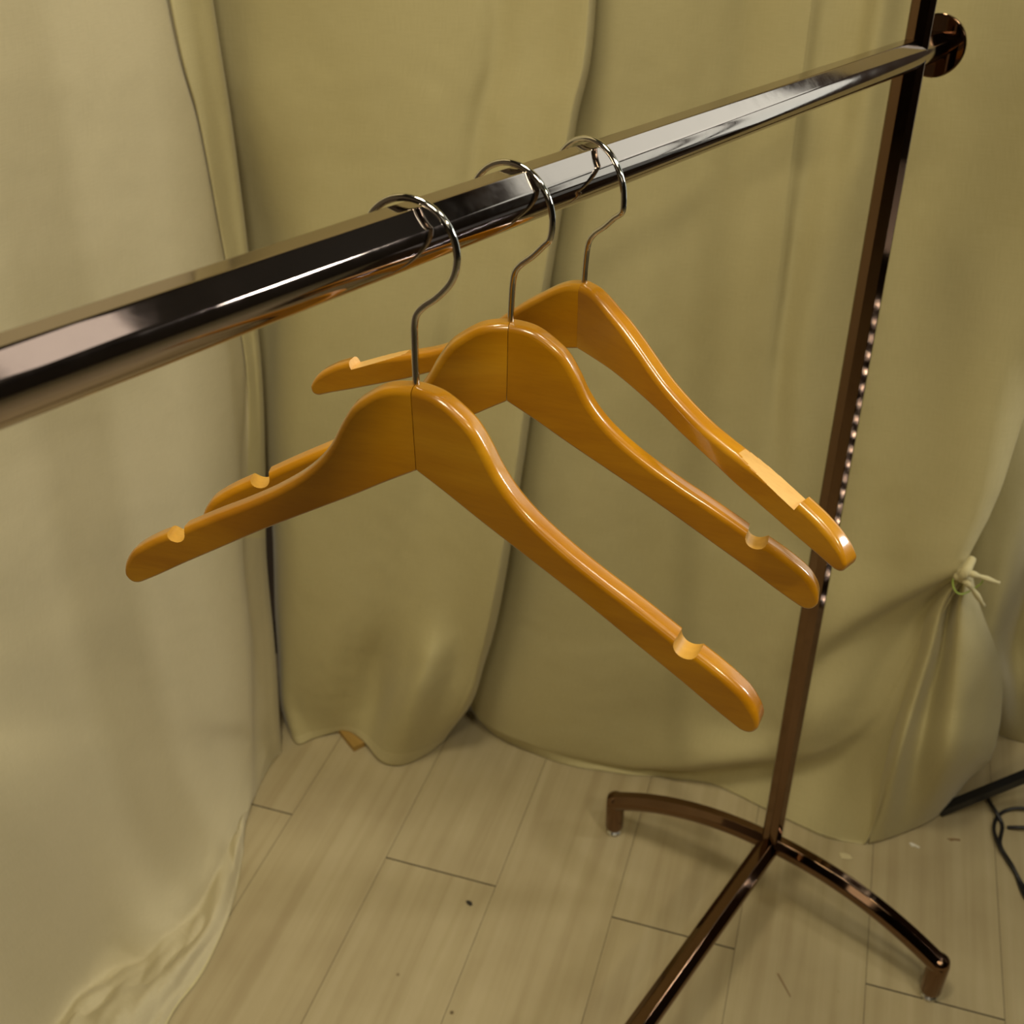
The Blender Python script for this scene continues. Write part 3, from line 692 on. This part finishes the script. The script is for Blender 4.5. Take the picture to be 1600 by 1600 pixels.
hanger(FR1, .188885568, -.0204006, TOP1, BOT1, (12, 16), 13.0, RAW2, (math.radians(114), math.radians(2), 0.0243, 0.0675, 0.0003, [(0,-10),(0.2,5),(0.4,22),(0.8,31),(2.4,36.4),(6.5,41),(13,46),(18.6,51.6)], -28), (WOOD[0], WOOD[1]),
       'honey wood hanger nearest the camera, its crack-like centre seam showing', 0.00022)
hanger(FR2, .188885568 * 1.012, -.0204006, TOP1, BOT1, (12, 16), 13.0, RAW2, (math.radians(126), math.radians(2), 0.0264, 0.0587, -0.0004, [(0,-10),(0.3,4),(0.8,14),(1.6,23),(3.2,28.6),(7,33.2),(14,38.9),(20.6,45.6)], -20), (WOOD[2], WOOD[3]),
       'middle honey wood hanger hanging between the other two', 0.00016)
hanger(FR3, .19432881, -.03928522, TOP3, BOT3, (11, 13), 13.0, RAW, (math.radians(140), math.radians(2), 0.0283, 0.0530, -0.0006, [(0,-10),(0.2,4),(0.6,12),(1.4,20),(3.2,25.6),(7.4,30.6),(14.2,35.8),(21.4,42.4)], -12), (WOOD[4], WOOD[5]),
       'farthest hanger, curved with step-cut pale notches and broad sloping shoulders', 0.00003)

# ------------------------------------------------------------------ black stand leg, cable, bits on the floor
st = empty('light_stand', on_floor(1460, 1275)); tag(st, 'black metal stand with a sloping leg on the floor at the right edge', 'stand')
foot = on_floor(1466, 1272); o0 = Vector(st.location)
hub = foot + (on_floor(1640, 1200, 0.12) - foot).normalized() * 0.46
hub2 = Vector((hub.x, hub.y, 0))
def bar(a_, b__, wd, ht):
    sec = [(-wd/2, -ht/2), (wd/2, -ht/2), (wd/2, ht/2), (-wd/2, ht/2)]
    return sweep(bmesh.new(), [a_, a_.lerp(b__, .5), b__], sec, Vector((0, 0, 1)))
obj('leg', bar(foot - o0 + Vector((0, 0, .008)), hub - o0, 0.016, 0.014), M_BLACK, st, smooth=False)
for k in (1, 2):
    Rm = Matrix.Rotation(math.radians(180 - 72 * (1 if k == 1 else -1)), 4, 'Z'); v = Rm @ (foot - hub2)
    obj('leg', bar(hub2 + v - o0 + Vector((0, 0, .008)), hub - o0, 0.016, 0.014), M_BLACK, st, smooth=False)
obj('pole', tube([hub - o0 + Vector((0, 0, -.05)), hub - o0 + Vector((0, 0, 1.1))], 0.0125, 20), M_BLACK, st)
cp_ = [(1541,1236),(1546,1252),(1556,1268),(1566,1290),(1563,1320),(1580,1350),(1600,1385),(1640,1430),(1700,1440),(1720,1370),(1660,1280),(1600,1263),(1565,1270),(1553,1292),(1562,1322),(1585,1362),(1612,1410),(1680,1400),(1700,1330),(1640,1296),(1600,1293),(1574,1293)]
pth = smooth_path([on_floor(u, v, 0.0035 + 0.004 * (i % 3)) for i, (u, v) in enumerate(cp_)], 260)
base = on_floor(1580, 1320); cb = obj('power_cable', tube([q - base for q in pth], 0.0031, 10), M_CABLE); cb.location = base
tag(cb, 'thin black cable loosely coiled on the floor at the right edge', 'cable')

def scrap(name, u, v, pts, thick, mat_, label, cat, rot=0.0, curl=0.0):
    c = on_floor(u, v); b_ = bmesh.new(); top = []; bot = []
    for a_, d_ in pts:
        z = thick + curl * abs(a_); top.append(b_.verts.new((a_, d_, z + 0.0003))); bot.append(b_.verts.new((a_, d_, z - thick + 0.0003)))
    b_.faces.new(top); b_.faces.new(bot[::-1])
    for i in range(len(pts)): j = (i + 1) % len(pts); b_.faces.new([bot[i], bot[j], top[j], top[i]])
    bmesh.ops.recalc_face_normals(b_, faces=b_.faces)
    o = obj(name, b_, mat_, smooth=False); o.location = (c.x, c.y, 0); o.rotation_euler = (0, 0, rot); tag(o, label, cat); return o
scrap('paper_scrap', 1428, 1322, [(-.008,.003),(-.004,-.003),(.001,-.001),(.007,-.004),(.009,-.001),(.002,.003),(-.004,.005)], .0012, M_PAPER, 'small white paper scrap on the floor right of the slit curtain hem', 'scrap', -.3, .1)
scrap('paper_scrap', 1321, 1339, [(-.011,.004),(-.006,-.006),(.004,-.005),(.011,-.002),(.007,.005),(-.002,.007)], .0008, M_YPAPER, 'flat cream paper scrap on the floor beside the arched foot of the rack', 'scrap', -.3, .05)
scrap('dark_chip', 733, 1412, [(-.006,.001),(-.003,-.002),(.004,-.003),(.006,0),(.003,.003),(-.002,.003)], .003, M_CHIP, 'small black chip on the open planks left of the rack', 'chip', -.5)
scrap('wood_sliver', 1225, 1540, [(-.0015,.020),(.0,-.020),(.0015,-.018),(.0008,.019)], .001, mat_plain('brown_sliver', (.25,.17,.08), .8), 'thin brown sliver on the floor between the arched foot and base bar', 'sliver', .25)
scrap('brown_crumb', 1490, 1313, [(-.010,.002),(-.004,-.002),(.002,.0),(.010,-.001),(.011,.002),(.002,.003)], .001, mat_plain('brown_crumb', (.22,.13,.05), .8), 'flat brown crumb on the floor between white scrap and cable', 'crumb', -.1)
wb = obj('wood_block', box_bm(-.045, .02, -.012, .012, .0, .011), M_BLOCK, smooth=False)
c = on_floor(556, 1158); wb.location = (c.x - .002, c.y - .004, 0.0005); wb.rotation_euler = (0, 0, math.radians(-55))
tag(wb, 'small golden wood block peeking out beneath the middle curtain hem', 'wood block')

# unseen cabinet added to shade the right corner; carries the LED strip the post mirrors
cab = empty('unseen_shade_cabinet', (1.48, 1.16, 0)); tag(cab, 'dark low cabinet added unseen beyond the right edge to shade the floor corner', 'cabinet')
obj('body', box_bm(-.28, .28, -.34, .34, .05, .76), M_BASE, cab, smooth=False)
obj('plinth', box_bm(-.26, .26, -.31, .32, 0, .05), M_BLACK, cab, smooth=False)
obj('top_panel', box_bm(-.29, .29, -.355, .35, .76, .785), M_BLACK, cab, smooth=False)
for x_ in (-.27, .005):
    dr_ = obj('door', box_bm(x_, x_ + .265, -.357, -.342, .07, .745), M_BASE, cab, smooth=False)
    hx_ = x_ + (.235 if x_ < -.1 else .03)
    obj('handle', box_bm(hx_ - .004, hx_ + .004, -.378, -.357, .36, .48), M_GLIDE, dr_, smooth=False)
# the LED strip on the cabinet side
nz = math.radians(148); q = MB + Vector((math.sin(nz), math.cos(nz), 0)) * 0.0131 + Vector((0.003, 0.0015, 0))
raz = 2 * nz - math.pi - math.atan2(q.x, q.y)
LP = q + Vector((math.sin(raz), math.cos(raz), 0)) * 0.80
led = empty('led_light_strip', LP, (0, 0, math.atan2(q.y - LP.y, q.x - LP.x)))
tag(led, 'upright strip of small white LEDs mirrored as a dotted line in the rack post', 'light strip')
obj('backing', box_bm(-.006, 0, -.012, .012, 0, .74), M_BLACK, led, smooth=False)
M_LED, nt_, b_ = new_mat('white_led'); b_.inputs['Emission Color'].default_value = (1, .97, .95, 1); b_.inputs['Emission Strength'].default_value = 45
for k in range(21): obj('diode', box_bm(0, .002, -.0012, .0012, .022 + .0333 * k, .0285 + .0333 * k), M_LED, led, smooth=False)
